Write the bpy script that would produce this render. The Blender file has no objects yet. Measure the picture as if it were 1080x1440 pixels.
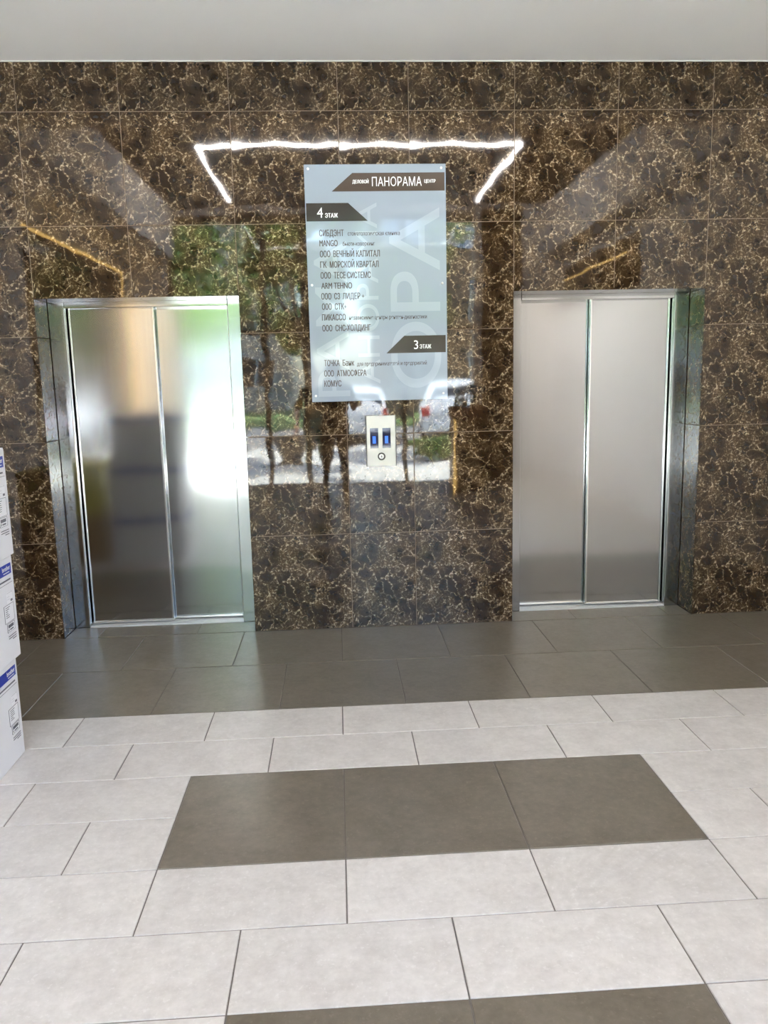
import bpy, bmesh, math, random
from mathutils import Vector, Matrix
random.seed(7)
scene = bpy.context.scene
COL = scene.collection

# ------------------------------------------------------------------ camera
yaw, pitch, roll = .0562, -.1639, -.0224
F = Vector((math.sin(yaw)*math.cos(pitch), math.cos(yaw)*math.cos(pitch), math.sin(pitch)))
Rv = Vector((math.cos(yaw), -math.sin(yaw), 0)); Uv = Rv.cross(F)
R2 = math.cos(roll)*Rv + math.sin(roll)*Uv; U2 = -math.sin(roll)*Rv + math.cos(roll)*Uv
cam = bpy.data.cameras.new('camera'); camo = bpy.data.objects.new('camera', cam); COL.objects.link(camo)
camo.matrix_world = Matrix(((R2.x, U2.x, -F.x, 0), (R2.y, U2.y, -F.y, -4.806), (R2.z, U2.z, -F.z, 1.5204), (0, 0, 0, 1)))
cam.sensor_fit = 'VERTICAL'; cam.sensor_height = 24.0; cam.sensor_width = 18.0
cam.lens = 24.0*1123.08/1440; cam.clip_start = .02; cam.clip_end = 500
scene.camera = camo

# ------------------------------------------------------------------ world, sun, exposure
SKY, SUN = .85, 19.0
world = bpy.data.worlds.new('world'); scene.world = world; world.use_nodes = True
wn = world.node_tree; wn.nodes.clear()
wo = wn.nodes.new('ShaderNodeOutputWorld'); wb = wn.nodes.new('ShaderNodeBackground'); ws = wn.nodes.new('ShaderNodeTexSky')
ws.sky_type = 'NISHITA'; ws.sun_disc = False; ws.sun_elevation = math.radians(50); ws.sun_rotation = math.radians(75)
ws.air_density = 1.0; ws.dust_density = 2.0
wn.links.new(ws.outputs[0], wb.inputs[0]); wn.links.new(wb.outputs[0], wo.inputs[0]); wb.inputs[1].default_value = SKY
sl = bpy.data.lights.new('sun', 'SUN'); sl.energy = SUN; sl.angle = math.radians(.6); sl.color = (1, .96, .9)
so = bpy.data.objects.new('sun', sl); COL.objects.link(so)
so.rotation_euler = Vector((.36, .36, -.86)).to_track_quat('-Z', 'Y').to_euler(); so.location = (-8, -10, 14)
# daylight portal in the glazed front (guides sampling only)
pl = bpy.data.lights.new('daylight_portal', 'AREA'); pl.shape = 'RECTANGLE'; pl.size = 4.5; pl.size_y = 3.9
pl.cycles.is_portal = True
po = bpy.data.objects.new('daylight_portal', pl); COL.objects.link(po)
po.location = (-.07, -7.25, 1.97); po.rotation_euler = Vector((0, 1, 0)).to_track_quat('-Z', 'Z').to_euler()
vs = scene.view_settings
vs.view_transform = 'Standard'; vs.look = 'None'; vs.gamma = 1; vs.use_curve_mapping = False; vs.exposure = 2.74

# ------------------------------------------------------------------ helpers
def tag(o, label=None, cat=None, group=None, kind=None):
    if label: o['label'] = label
    if cat: o['category'] = cat
    if group: o['group'] = group
    if kind: o['kind'] = kind
    return o
def link(name, me, mat=None, parent=None, loc=None):
    o = bpy.data.objects.new(name, me); COL.objects.link(o)
    if mat is not None and me is not None and not me.materials: me.materials.append(mat)
    if parent is not None: o.parent = parent
    if loc is not None: o.location = loc
    return o
def empty(name, loc=(0, 0, 0)):
    o = bpy.data.objects.new(name, None); COL.objects.link(o); o.location = loc; o.empty_display_size = .1; return o
def box(bm, x0, x1, y0, y1, z0, z1):
    v = [bm.verts.new((x, y, z)) for x in (x0, x1) for y in (y0, y1) for z in (z0, z1)]
    for q in ((0, 1, 3, 2), (4, 6, 7, 5), (0, 4, 5, 1), (2, 3, 7, 6), (0, 2, 6, 4), (1, 5, 7, 3)):
        bm.faces.new([v[i] for i in q])
def mesh_of(bm, name='m', smooth=False):
    bmesh.ops.recalc_face_normals(bm, faces=bm.faces)
    me = bpy.data.meshes.new(name); bm.to_mesh(me); bm.free()
    if smooth:
        for p in me.polygons: p.use_smooth = True
    return me
def boxes(name, lst, mat, parent=None, bevel=0, seg=2, kind=None):
    bm = bmesh.new()
    for b in lst: box(bm, *b)
    if bevel:
        bmesh.ops.recalc_face_normals(bm, faces=bm.faces)
        bmesh.ops.bevel(bm, geom=bm.edges[:], offset=bevel, segments=seg, affect='EDGES', profile=.5)
    o = link(name, mesh_of(bm, name), mat, parent)
    if kind: o['kind'] = kind
    return o
def prism(name, pts, axis, a0, a1, mat, parent=None):
    """pts: 2D outline; axis 'y': pts are (x,z) ; 'x': (y,z)"""
    bm = bmesh.new(); n = len(pts)
    P = (lambda p, a: (p[0], a, p[1])) if axis == 'y' else ((lambda p, a: (a, p[0], p[1])) if axis == 'x' else (lambda p, a: (p[0], p[1], a)))
    A = [bm.verts.new(P(p, a0)) for p in pts]; B = [bm.verts.new(P(p, a1)) for p in pts]
    bm.faces.new(A); bm.faces.new(B)
    for i in range(n): bm.faces.new([A[i], A[(i+1) % n], B[(i+1) % n], B[i]])
    return link(name, mesh_of(bm, name), mat, parent)
def lathe(name, prof, mat, parent=None, loc=(0, 0, 0), n=24, rot=None, smooth=True):
    bm = bmesh.new(); rings = []
    for r, z in prof:
        rings.append([bm.verts.new((r*math.cos(2*math.pi*i/n), r*math.sin(2*math.pi*i/n), z)) for i in range(n)] if r > 1e-6 else [bm.verts.new((0, 0, z))])
    for a, b in zip(rings, rings[1:]):
        for i in range(n):
            j = (i+1) % n
            if len(a) == 1 and len(b) == 1: continue
            if len(a) == 1: bm.faces.new([a[0], b[j], b[i]])
            elif len(b) == 1: bm.faces.new([a[i], a[j], b[0]])
            else: bm.faces.new([a[i], a[j], b[j], b[i]])
    o = link(name, mesh_of(bm, name, smooth), mat, parent, loc)
    if rot: o.rotation_euler = rot
    return o
def tube(bm, pts, radii, n=8):
    rings = []
    for i, p in enumerate(pts):
        p = Vector(p); d = (Vector(pts[min(i+1, len(pts)-1)]) - Vector(pts[max(i-1, 0)])).normalized()
        u = d.cross(Vector((.3, .9, .2))).normalized(); w = d.cross(u)
        rings.append([bm.verts.new(p + radii[i]*(math.cos(2*math.pi*k/n)*u + math.sin(2*math.pi*k/n)*w)) for k in range(n)])
    for a, b in zip(rings, rings[1:]):
        for k in range(n): bm.faces.new([a[k], a[(k+1) % n], b[(k+1) % n], b[k]])
    bm.faces.new(rings[0]); bm.faces.new(rings[-1])
def text(name, body, mat, parent, u0, v, width=None, cap=.036, plane='y', at=-.031, rot=False, bold=0.0):
    """flat print: baseline starts at (u0,v) on the plane; width fits the run; rot = reads upward"""
    c = bpy.data.curves.new('t', 'FONT'); c.body = body
    o = bpy.data.objects.new('t', c); COL.objects.link(o)
    dg = bpy.context.evaluated_depsgraph_get()
    me = bpy.data.meshes.new_from_object(o.evaluated_get(dg))
    bpy.data.objects.remove(o); bpy.data.curves.remove(c)
    xs = [q.co.x for q in me.vertices]; x0, x1 = min(xs), max(xs)
    sy = cap/.729; sx = (width/(x1-x0)) if width else sy
    for q in me.vertices:
        a, b = (q.co.x-x0)*sx, q.co.y*sy
        if rot: a, b = -b, a
        q.co = (u0+a, at, v+b) if plane == 'y' else (at, u0+a, v+b)
    if bold:
        bm = bmesh.new(); bm.from_mesh(me); g = bmesh.ops.duplicate(bm, geom=bm.verts[:]+bm.edges[:]+bm.faces[:])
        ax = 0 if plane == 'y' else 1
        for e in g['geom']:
            if isinstance(e, bmesh.types.BMVert): e.co[ax] += bold; e.co[1-ax] += (-.00005 if plane == 'y' else .00005)
        bm.to_mesh(me); bm.free()
    me.materials.clear()
    return link(name, me, mat, parent)

# ------------------------------------------------------------------ materials
def new_mat(name):
    m = bpy.data.materials.new(name); m.use_nodes = True
    return m, m.node_tree, m.node_tree.nodes['Principled BSDF']
def mat(name, col, rough=.5, metal=0., spec=.5, emit=None, es=0., noise=0., nscale=8., bump=0., bscale=60., coat=0., alpha=None):
    m, t, b = new_mat(name)
    b.inputs['Base Color'].default_value = (*col, 1); b.inputs['Roughness'].default_value = rough
    b.inputs['Metallic'].default_value = metal; b.inputs['Specular IOR Level'].default_value = spec
    if coat: b.inputs['Coat Weight'].default_value = coat; b.inputs['Coat Roughness'].default_value = .03
    if emit: b.inputs['Emission Color'].default_value = (*emit, 1); b.inputs['Emission Strength'].default_value = es
    tc = t.nodes.new('ShaderNodeTexCoord')
    if noise:
        n = t.nodes.new('ShaderNodeTexNoise'); n.inputs['Scale'].default_value = nscale; n.inputs['Detail'].default_value = 5
        t.links.new(tc.outputs['Object'], n.inputs['Vector'])
        mx = t.nodes.new('ShaderNodeMix'); mx.data_type = 'RGBA'
        mx.inputs[6].default_value = (*[c*(1-noise) for c in col], 1); mx.inputs[7].default_value = (*[min(1, c*(1+noise)) for c in col], 1)
        t.links.new(n.outputs['Fac'], mx.inputs[0]); t.links.new(mx.outputs[2], b.inputs['Base Color'])
    if bump:
        n2 = t.nodes.new('ShaderNodeTexNoise'); n2.inputs['Scale'].default_value = bscale; n2.inputs['Detail'].default_value = 3
        t.links.new(tc.outputs['Object'], n2.inputs['Vector'])
        bp = t.nodes.new('ShaderNodeBump'); bp.inputs['Strength'].default_value = bump; bp.inputs['Distance'].default_value = .002
        t.links.new(n2.outputs['Fac'], bp.inputs['Height']); t.links.new(bp.outputs[0], b.inputs['Normal'])
    return m
def ramp(t, src, stops, interp='LINEAR'):
    r = t.nodes.new('ShaderNodeValToRGB'); r.color_ramp.interpolation = interp
    e = r.color_ramp.elements
    while len(e) < len(stops): e.new(.5)
    for k, (p, c) in enumerate(stops):
        e[k].position = p; e[k].color = (*c, 1) if len(c) == 3 else c
    t.links.new(src, r.inputs[0]); return r.outputs[0]
def math_n(t, op, a, b=None, clamp=False):
    n = t.nodes.new('ShaderNodeMath'); n.operation = op; n.use_clamp = clamp
    for i, s in enumerate((a, b)):
        if s is None: continue
        if isinstance(s, (int, float)): n.inputs[i].default_value = s
        else: t.links.new(s, n.inputs[i])
    return n.outputs[0]
def mixc(t, fac, a, b):
    n = t.nodes.new('ShaderNodeMix'); n.data_type = 'RGBA'
    for i, s in ((0, fac), (6, a), (7, b)):
        if isinstance(s, tuple): n.inputs[i].default_value = (*s, 1)
        elif isinstance(s, (int, float)): n.inputs[i].default_value = s
        else: t.links.new(s, n.inputs[i])
    return n.outputs[2]
def marble_material(name='emperador_marble'):
    m, t, b = new_mat(name)
    tc = t.nodes.new('ShaderNodeTexCoord')
    def noise(scale, detail=4, vec=None, rough=.55):
        n = t.nodes.new('ShaderNodeTexNoise'); n.inputs['Scale'].default_value = scale; n.inputs['Detail'].default_value = detail
        n.inputs['Roughness'].default_value = rough
        t.links.new(vec or tc.outputs['Object'], n.inputs['Vector']); return n
    def warp(src, n, amt):
        s = t.nodes.new('ShaderNodeVectorMath'); s.operation = 'SUBTRACT'; t.links.new(n.outputs['Color'], s.inputs[0]); s.inputs[1].default_value = (.5, .5, .5)
        k = t.nodes.new('ShaderNodeVectorMath'); k.operation = 'SCALE'; t.links.new(s.outputs[0], k.inputs[0]); k.inputs['Scale'].default_value = amt
        a = t.nodes.new('ShaderNodeVectorMath'); a.operation = 'ADD'; t.links.new(src, a.inputs[0]); t.links.new(k.outputs[0], a.inputs[1]); return a.outputs[0]
    w = warp(warp(tc.outputs['Object'], noise(7, 3), .16), noise(26, 4), .05)
    def edges(scale, width, vec):
        v = t.nodes.new('ShaderNodeTexVoronoi'); v.feature = 'DISTANCE_TO_EDGE'; v.inputs['Scale'].default_value = scale
        t.links.new(vec, v.inputs['Vector'])
        return ramp(t, v.outputs['Distance'], [(0, (1, 1, 1)), (width*.35, (.5, .5, .5)), (width, (0, 0, 0))])
    e1 = edges(9.0, .050, w); e2 = edges(19, .075, w); e3 = edges(46, .10, w)
    n1 = noise(5.5, 4); n2 = noise(15, 5); n3 = noise(70, 4)
    # where the net of veins is dense / where clasts stay dark
    dense = ramp(t, n1.outputs['Fac'], [(.42, (0, 0, 0)), (.62, (1, 1, 1))])
    f2 = ramp(t, n2.outputs['Fac'], [(.38, (0, 0, 0)), (.60, (1, 1, 1))])
    f3 = ramp(t, n3.outputs['Fac'], [(.30, (.25, .25, .25)), (.65, (1, 1, 1))])
    a1 = math_n(t, 'MULTIPLY', math_n(t, 'MULTIPLY', e1, f3), math_n(t, 'ADD', math_n(t, 'MULTIPLY', f2, .75), .3))
    a2 = math_n(t, 'MULTIPLY', math_n(t, 'MULTIPLY', e2, dense), f3)
    a3 = math_n(t, 'MULTIPLY', math_n(t, 'MULTIPLY', e3, dense), math_n(t, 'MULTIPLY', f2, .6))
    vein = math_n(t, 'MAXIMUM', math_n(t, 'MAXIMUM', a1, a2), a3, True)
    base = mixc(t, n2.outputs['Fac'], (.016, .0083, .0038), (.033, .0180, .0085))
    halo = mixc(t, math_n(t, 'MULTIPLY', math_n(t, 'MULTIPLY', dense, f2), .55), base, (.100, .060, .028))
    vc = ramp(t, n3.outputs['Fac'], [(.32, (.10, .060, .026)), (.48, (.24, .155, .076)), (.60, (.66, .52, .34))])
    c = mixc(t, vein, halo, vc)
    t.links.new(c, b.inputs['Base Color'])
    b.inputs['Roughness'].default_value = .03; b.inputs['Specular IOR Level'].default_value = .5
    bn = noise(5, 1); bp = t.nodes.new('ShaderNodeBump'); bp.inputs['Strength'].default_value = .06; bp.inputs['Distance'].default_value = .01
    t.links.new(bn.outputs['Fac'], bp.inputs['Height']); t.links.new(bp.outputs[0], b.inputs['Normal'])
    return m
def floor_material(name, c0, c1, spk, rough):
    m, t, b = new_mat(name)
    tc = t.nodes.new('ShaderNodeTexCoord'); oi = t.nodes.new('ShaderNodeObjectInfo')
    off = t.nodes.new('ShaderNodeVectorMath'); off.operation = 'ADD'
    sc = t.nodes.new('ShaderNodeVectorMath'); sc.operation = 'SCALE'; sc.inputs[0].default_value = (37, 61, 11); t.links.new(oi.outputs['Random'], sc.inputs['Scale'])
    t.links.new(tc.outputs['Object'], off.inputs[0]); t.links.new(sc.outputs[0], off.inputs[1])
    def noise(s, d):
        n = t.nodes.new('ShaderNodeTexNoise'); n.inputs['Scale'].default_value = s; n.inputs['Detail'].default_value = d
        n.inputs['Roughness'].default_value = .65
        t.links.new(off.outputs[0], n.inputs['Vector']); return n.outputs['Fac']
    f = ramp(t, math_n(t, 'ADD', math_n(t, 'MULTIPLY', noise(9, 8), .55), math_n(t, 'MULTIPLY', noise(38, 6), .45)), [(.36, (0, 0, 0)), (.64, (1, 1, 1))])
    c = mixc(t, f, c0, c1)
    s = ramp(t, noise(75, 2), [(.60, (0, 0, 0)), (.70, (1, 1, 1))])
    c = mixc(t, math_n(t, 'MULTIPLY', s, .3), c, spk)
    hv = t.nodes.new('ShaderNodeHueSaturation'); t.links.new(c, hv.inputs['Color'])
    t.links.new(math_n(t, 'ADD', math_n(t, 'MULTIPLY', oi.outputs['Random'], .06), .97), hv.inputs['Value'])
    t.links.new(hv.outputs[0], b.inputs['Base Color'])
    b.inputs['Roughness'].default_value = rough
    bp = t.nodes.new('ShaderNodeBump'); bp.inputs['Strength'].default_value = .08; bp.inputs['Distance'].default_value = .002
    t.links.new(noise(120, 3), bp.inputs['Height']); t.links.new(bp.outputs[0], b.inputs['Normal'])
    return m
def steel_material(name, col, rough, brushed=True):
    m, t, b = new_mat(name)
    b.inputs['Base Color'].default_value = (*col, 1); b.inputs['Metallic'].default_value = 1; b.inputs['Roughness'].default_value = rough
    tc = t.nodes.new('ShaderNodeTexCoord'); mp = t.nodes.new('ShaderNodeMapping'); mp.inputs['Scale'].default_value = (60, 60, 1)
    t.links.new(tc.outputs['Object'], mp.inputs[0])
    n = t.nodes.new('ShaderNodeTexNoise'); n.inputs['Scale'].default_value = 1; n.inputs['Detail'].default_value = 3; t.links.new(mp.outputs[0], n.inputs['Vector'])
    big = t.nodes.new('ShaderNodeTexNoise'); big.inputs['Scale'].default_value = 2.2; big.inputs['Detail'].default_value = 1
    t.links.new(tc.outputs['Object'], big.inputs['Vector'])
    r = math_n(t, 'ADD', math_n(t, 'MULTIPLY', n.outputs['Fac'], .04), rough-.02)
    t.links.new(r, b.inputs['Roughness'])
    bp = t.nodes.new('ShaderNodeBump'); bp.inputs['Strength'].default_value = .05; bp.inputs['Distance'].default_value = .03
    t.links.new(big.outputs['Fac'], bp.inputs['Height'])
    t.links.new(bp.outputs[0], b.inputs['Normal'])
    return m
def glass_material(name, tint=(.93, .96, .95)):
    m = bpy.data.materials.new(name); m.use_nodes = True; t = m.node_tree; t.nodes.clear()
    o = t.nodes.new('ShaderNodeOutputMaterial'); mx = t.nodes.new('ShaderNodeMixShader'); tr = t.nodes.new('ShaderNodeBsdfTransparent'); gl = t.nodes.new('ShaderNodeBsdfGlossy')
    fr = t.nodes.new('ShaderNodeFresnel'); fr.inputs[0].default_value = 1.45
    tr.inputs[0].default_value = (*tint, 1); gl.inputs['Roughness'].default_value = .01
    t.links.new(fr.outputs[0], mx.inputs[0]); t.links.new(tr.outputs[0], mx.inputs[1]); t.links.new(gl.outputs[0], mx.inputs[2]); t.links.new(mx.outputs[0], o.inputs[0])
    return m
M = {}
M['marble'] = marble_material()
M['grout'] = mat('wall_grout', (.235, .170, .115), .8, noise=.15, nscale=30)
M['floor_light'] = floor_material('light_porcelain', (.49, .452, .420), (.63, .590, .553), (.76, .73, .70), .38)
M['floor_dark'] = floor_material('taupe_porcelain', (.118, .098, .072), (.180, .152, .116), (.26, .22, .175), .30)
M['floor_grout'] = mat('floor_grout', (.16, .138, .12), .9, noise=.2, nscale=40)
M['plaster'] = mat('white_plaster', (.93, .925, .915), .75, noise=.02, nscale=3, bump=.05, bscale=90)
M['dark_ceiling'] = mat('dark_brown_ceiling', (.018, .012, .009), .55, noise=.2, nscale=4)
M['steel'] = steel_material('brushed_steel', (.46, .46, .455), .12)
M['steel_edge'] = steel_material('bright_steel_edge', (.80, .80, .79), .16)
M['alu'] = mat('matt_aluminium', (.70, .70, .69), .45, metal=.5, noise=.04, nscale=20)
M['gap'] = mat('shadow_gap_black', (.01, .01, .012), .6, noise=.2, nscale=40)
M['acrylic'] = mat('pale_blue_acrylic', (.310, .368, .435), .04, noise=.02, nscale=4)
M['ghost'] = mat('ghost_print', (.385, .445, .51), .05, noise=.02, nscale=4)
M['band'] = mat('brown_print', (.060, .038, .024), .12, noise=.05, nscale=20)
M['band2'] = mat('dark_brown_print', (.030, .020, .014), .12, noise=.05, nscale=20)
M['ink'] = mat('brown_ink', (.050, .032, .028), .3, noise=.1, nscale=60)
M['white_ink'] = mat('white_ink', (.86, .86, .84), .3, noise=.02, nscale=60)
M['panel'] = mat('satin_ivory_steel', (.50, .485, .435), .35, metal=.2, noise=.03, nscale=30, bump=.03, bscale=200)
M['panel_side'] = mat('dark_bronze', (.05, .042, .035), .35, noise=.1, nscale=30)
M['display'] = mat('display_glass', (.012, .012, .04), .03, noise=.1, nscale=20)
M['blue_led'] = mat('blue_led', (.02, .08, .6), .4, emit=(.03, .18, 1.0), es=.16, noise=.05)
M['button'] = mat('button_white', (.78, .78, .76), .3, noise=.02)
M['card_white'] = mat('white_carton', (.78, .78, .81), .55, noise=.03, nscale=6, bump=.06, bscale=40)
M['card_brown'] = mat('brown_carton', (.42, .28, .14), .65, noise=.08, nscale=10, bump=.06, bscale=40)
M['card_yellow'] = mat('yellow_carton', (.55, .48, .10), .6, noise=.05, nscale=10)
M['blue_print'] = mat('blue_print', (.012, .035, .36), .4, noise=.05, nscale=20)
M['grey_ink'] = mat('grey_ink', (.14, .14, .16), .5, noise=.05, nscale=60)
M['lbl'] = mat('label_paper', (.86, .86, .89), .5, noise=.02, nscale=20)
M['tape'] = mat('clear_tape', (.66, .66, .68), .2, noise=.03)
M['led'] = mat('led_white', (.9, .9, .9), .4, emit=(1, .94, .89), es=32, noise=.01)
M['led_gold_and_glint'] = mat('led_warm_and_glint', (.9, .8, .5), .4, emit=(1, .62, .18), es=1.9, noise=.01)  # warm wall light lines; also the sun glint painted as glow on one planter edge
M['glass'] = glass_material('clear_glass')
M['mullion'] = mat('anthracite_mullion', (.035, .033, .032), .45, noise=.1, nscale=10)
M['mullion_light'] = mat('pale_aluminium_frame', (.72, .73, .72), .4, noise=.03)
M['sticker'] = mat('yellow_sticker', (.75, .58, .01), .5, noise=.05)
_t = M['sticker'].node_tree; _tr = _t.nodes.new('ShaderNodeBsdfTranslucent'); _tr.inputs[0].default_value = (.8, .6, .01, 1)
_mx = _t.nodes.new('ShaderNodeMixShader'); _mx.inputs[0].default_value = .5; _o = _t.nodes['Material Output']
_t.links.new(_t.nodes['Principled BSDF'].outputs[0], _mx.inputs[1]); _t.links.new(_tr.outputs[0], _mx.inputs[2]); _t.links.new(_mx.outputs[0], _o.inputs[0])

# ------------------------------------------------------------------ tiles
_tile_cache = {}
def tile_mesh(w, d, h, mkey, ch=.0015):
    """w x d tile, top face up (+z); origin at its corner"""
    key = (round(w, 4), round(d, 4), h, mkey)
    if key in _tile_cache: return _tile_cache[key]
    bm = bmesh.new()
    rings = []
    for ins, z in ((0, 0), (0, h-ch), (ch, h)):
        rings.append([bm.verts.new(p) for p in ((ins, ins, z), (w-ins, ins, z), (w-ins, d-ins, z), (ins, d-ins, z))])
    bm.faces.new(rings[0][::-1]); bm.faces.new(rings[2])
    for a, b in zip(rings, rings[1:]):
        for i in range(4): bm.faces.new([a[i], a[(i+1) % 4], b[(i+1) % 4], b[i]])
    me = mesh_of(bm, 'tile'); me.materials.append(M[mkey]); _tile_cache[key] = me; return me
G = .0017           # half joint
def floor_tile(parent, x0, x1, y0, y1, mkey):
    g = .0022
    me = tile_mesh(x1-x0-2*g, y1-y0-2*g, .010, mkey)
    return link('tile', me, None, parent, (x0+g, y0+g, -.010+random.uniform(-.0004, .0002)))
def wall_tile(parent, x0, x1, z0, z1, flip=False):
    """stands upright, polished face towards -y at y=0"""
    w, h = x1-x0-2*G, z1-z0-2*G
    o = link('tile', tile_mesh(w, h, .012, 'marble'), None, parent, (x0+G, .012+random.uniform(-.0006, .0004), z0+G))
    o.rotation_euler = (math.pi/2 + random.uniform(-.0008, .0008), 0, random.uniform(-.0007, .0007)); return o
def side_tile(parent, x, y0, y1, z0, z1, facing):
    """upright tile with its polished face towards +x or -x"""
    w, h = y1-y0, z1-z0-2*G
    o = link('tile', tile_mesh(w, h, .012, 'marble'), None, parent)
    if facing > 0:   # face towards +x: local z->+x, local x->+y, local y->+z
        o.matrix_world = Matrix(((0, 0, 1, x), (1, 0, 0, y0), (0, 1, 0, z0+G), (0, 0, 0, 1)))
    else:            # face towards -x: local x->-y
        o.matrix_world = Matrix(((0, 0, -1, x), (-1, 0, 0, y1), (0, 1, 0, z0+G), (0, 0, 0, 1)))
    return o

# ------------------------------------------------------------------ the lobby shell
XL, XR, YF = -2.9, 3.35, -7.0
LO = (-1.705, -.5446); RO = (1.0667, 2.2256); OH = 2.02
CEIL = 3.2784
wall = boxes('wall_back', [(XL, LO[0]-.012, .0022, .30, 0, 4.2), (LO[1]+.012, RO[0]-.012, .0022, .30, 0, 4.2), (RO[1]+.012, XR, .0022, .30, 0, 4.2),
     (LO[0]-.012, LO[1]+.012, .0022, .30, OH+.012, 4.2), (RO[0]-.012, RO[1]+.012, .0022, .30, OH+.012, 4.2)], M['grout'])
tag(wall, 'dark brown veined marble tile wall holding both elevator doors', 'wall', kind='structure')
COLS = [XL, -2.305, -1.705, -1.149, -.5446, .0603, .4603, 1.0667, 1.669, 2.2256, 2.826, XR]
ROWS = [0, .5958, 1.2008, 1.8069, 2.4144, 3.0203, CEIL]
for i in range(len(COLS)-1):
    for j in range(len(ROWS)-1):
        x0, x1, z0, z1 = COLS[i], COLS[i+1], ROWS[j], ROWS[j+1]
        mid = (x0+x1)/2
        if LO[0] < mid < LO[1] or RO[0] < mid < RO[1]:
            if z1 <= OH: continue
            z0 = max(z0, OH-G)
        wall_tile(wall, x0, x1, z0, z1)
DJ = .205          # depth of the marble reveals
for (a, b) in (LO, RO):
    for j in range(4):
        z0, z1 = ROWS[j], min(ROWS[j+1], OH)
        side_tile(wall, a-.012, .004, DJ, z0, z1, 1)
        side_tile(wall, b+.012, .004, DJ, z0, z1, -1)
    w = (b-a)/2
    for k in range(2):
        o = link('tile', tile_mesh(w-.002, DJ-.004, .012, 'marble'), None, wall, (a+k*w+.001, DJ, OH+.012)); o.rotation_euler = (math.pi, 0, 0)
# floor
floor = boxes('floor', [(XL, XR, YF-.25, .012, -.2, -.0035), (LO[0], LO[1], .012, .34, -.2, -.0035), (RO[0], RO[1], .012, .34, -.2, -.0035)], M['floor_grout'])
tag(floor, 'pale porcelain tile floor with taupe tile border and rectangular patches', 'floor', kind='structure')
X0 = -.6155
def frow(ya, yb, ph, mkey, w=.6, skip=None):
    """row of tiles between ya > yb with joints at X0 + (k+ph)*w"""
    k = math.floor((XL-X0)/w-ph)
    x = X0+(k+ph)*w
    while x < XR-.01:
        a, b = max(x, XL), min(x+w, XR)
        segs = [(a, b)] if not skip or b <= skip[0]+.01 or a >= skip[1]-.01 else [(a, min(b, skip[0])), (max(a, skip[1]), b)]
        for p, q in segs:
            if q-p > .02: floor_tile(floor, p, q, yb, ya, mkey)
        x += w
frow(-.0015, -.602, .01, 'floor_dark'); frow(-.602, -1.2165, .505, 'floor_dark')
Y = [-1.2165, -1.5205, -1.8307, -2.1359, -2.4437, -2.7524, -3.0607]
B1 = (X0, X0+1.8); B2 = (X0+.3, X0+1.5)
frow(Y[0], Y[1], 0, 'floor_light'); frow(Y[1], Y[2], .5, 'floor_light')
frow(Y[2], Y[3], 0, 'floor_light', skip=B1); frow(Y[3], Y[4], .5, 'floor_light', skip=B1)
for k in range(3): floor_tile(floor, X0+.6*k, X0+.6*(k+1), Y[4], Y[2], 'floor_dark')
frow(Y[4], Y[5], 0, 'floor_light'); frow(Y[5], Y[6], .5, 'floor_light')
y = Y[6]; n = 0
while y > YF+.02:
    yb = max(y-.3075, YF)
    blk = n in (0, 1)
    frow(y, yb, .5*((n+1) % 2 == 0) if not blk else (.5 if n == 0 else 0), 'floor_light', skip=B2 if blk else None)
    if n == 0:
        for k in range(2): floor_tile(floor, B2[0]+.6*k, B2[0]+.6*(k+1), y-.615, y, 'floor_dark')
    y = yb; n += 1
for (a, b), js in ((LO, (-1.505, -.905)), (RO, (1.48, 2.08))):
    e = [a, *js, b]
    for p, q in zip(e, e[1:]): floor_tile(floor, p, q, .0015, .2125, 'floor_dark')

ceil = boxes('ceiling', [(XL, XR, -1.19, .012, CEIL, 4.2), (XL, -2.2, YF, -1.19, CEIL, 4.2), (3.08, XR, YF, -1.19, CEIL, 4.2)], M['plaster'])
tag(ceil, 'white plaster ceiling soffit above the marble wall', 'ceiling', kind='structure')
bead = boxes('trim_1', [(XL, XR, -.010, .004, CEIL-.004, CEIL+.002)], M['mullion_light'])
tag(bead, 'thin white bead where ceiling meets marble wall', 'trim', kind='structure')
rc = boxes('ceiling_raised', [(-2.2, 3.08, YF, -1.19, 3.95, 4.2)], M['dark_ceiling'])
tag(rc, 'raised dark brown ceiling field over the lobby', 'ceiling', kind='structure')
roof = boxes('roof_slab', [(XL-.4, XR+.4, YF-.3, 1.2, 4.2, 4.6)], M['plaster']); tag(roof, 'flat roof slab above the lobby', 'roof', kind='structure')
wl = boxes('wall_left', [(XL-.3, XL, YF-.25, .4, -.2, 4.3)], M['plaster']); tag(wl, 'white left side wall of the lobby', 'wall', kind='structure')
wr = boxes('wall_right', [(XR, XR+.3, YF-.25, .4, -.2, 4.3)], M['plaster']); tag(wr, 'white right side wall of the lobby', 'wall', kind='structure')
wz = boxes('wall_shaft', [(XL, XR, .42, .55, -.2, 4.3)], M['gap']); tag(wz, 'dark shaft wall behind the elevator doors', 'wall', kind='structure')
# marble dado panels on the side wall on the left, framed by a warm light line
for k, (ya, yb) in enumerate(((-3.2, -4.35), (-4.35, -5.5), (-5.5, -6.6))):
    boxes('marble_panel', [(XL, XL+.02, yb+.003, ya-.003, 0, 3.02)], M['marble'], wl)
boxes('light_line', [(XL, XL+.03, -6.62, -3.2, 3.03, 3.05), (XL, XL+.03, -6.64, -6.62, 1.0, 3.05)], M['led_gold_and_glint'], wl)
for k, (ya, yb) in enumerate(((-4.0, -5.4), (-5.4, -6.9))):
    boxes('marble_panel', [(XR-.02, XR, yb+.003, ya-.003, 2.50, 3.05)], M['marble'], wr)
boxes('light_line', [(XR-.035, XR-.02, -6.9, -4.4, 2.87, 2.885)], M['led_gold_and_glint'], wr)

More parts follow.
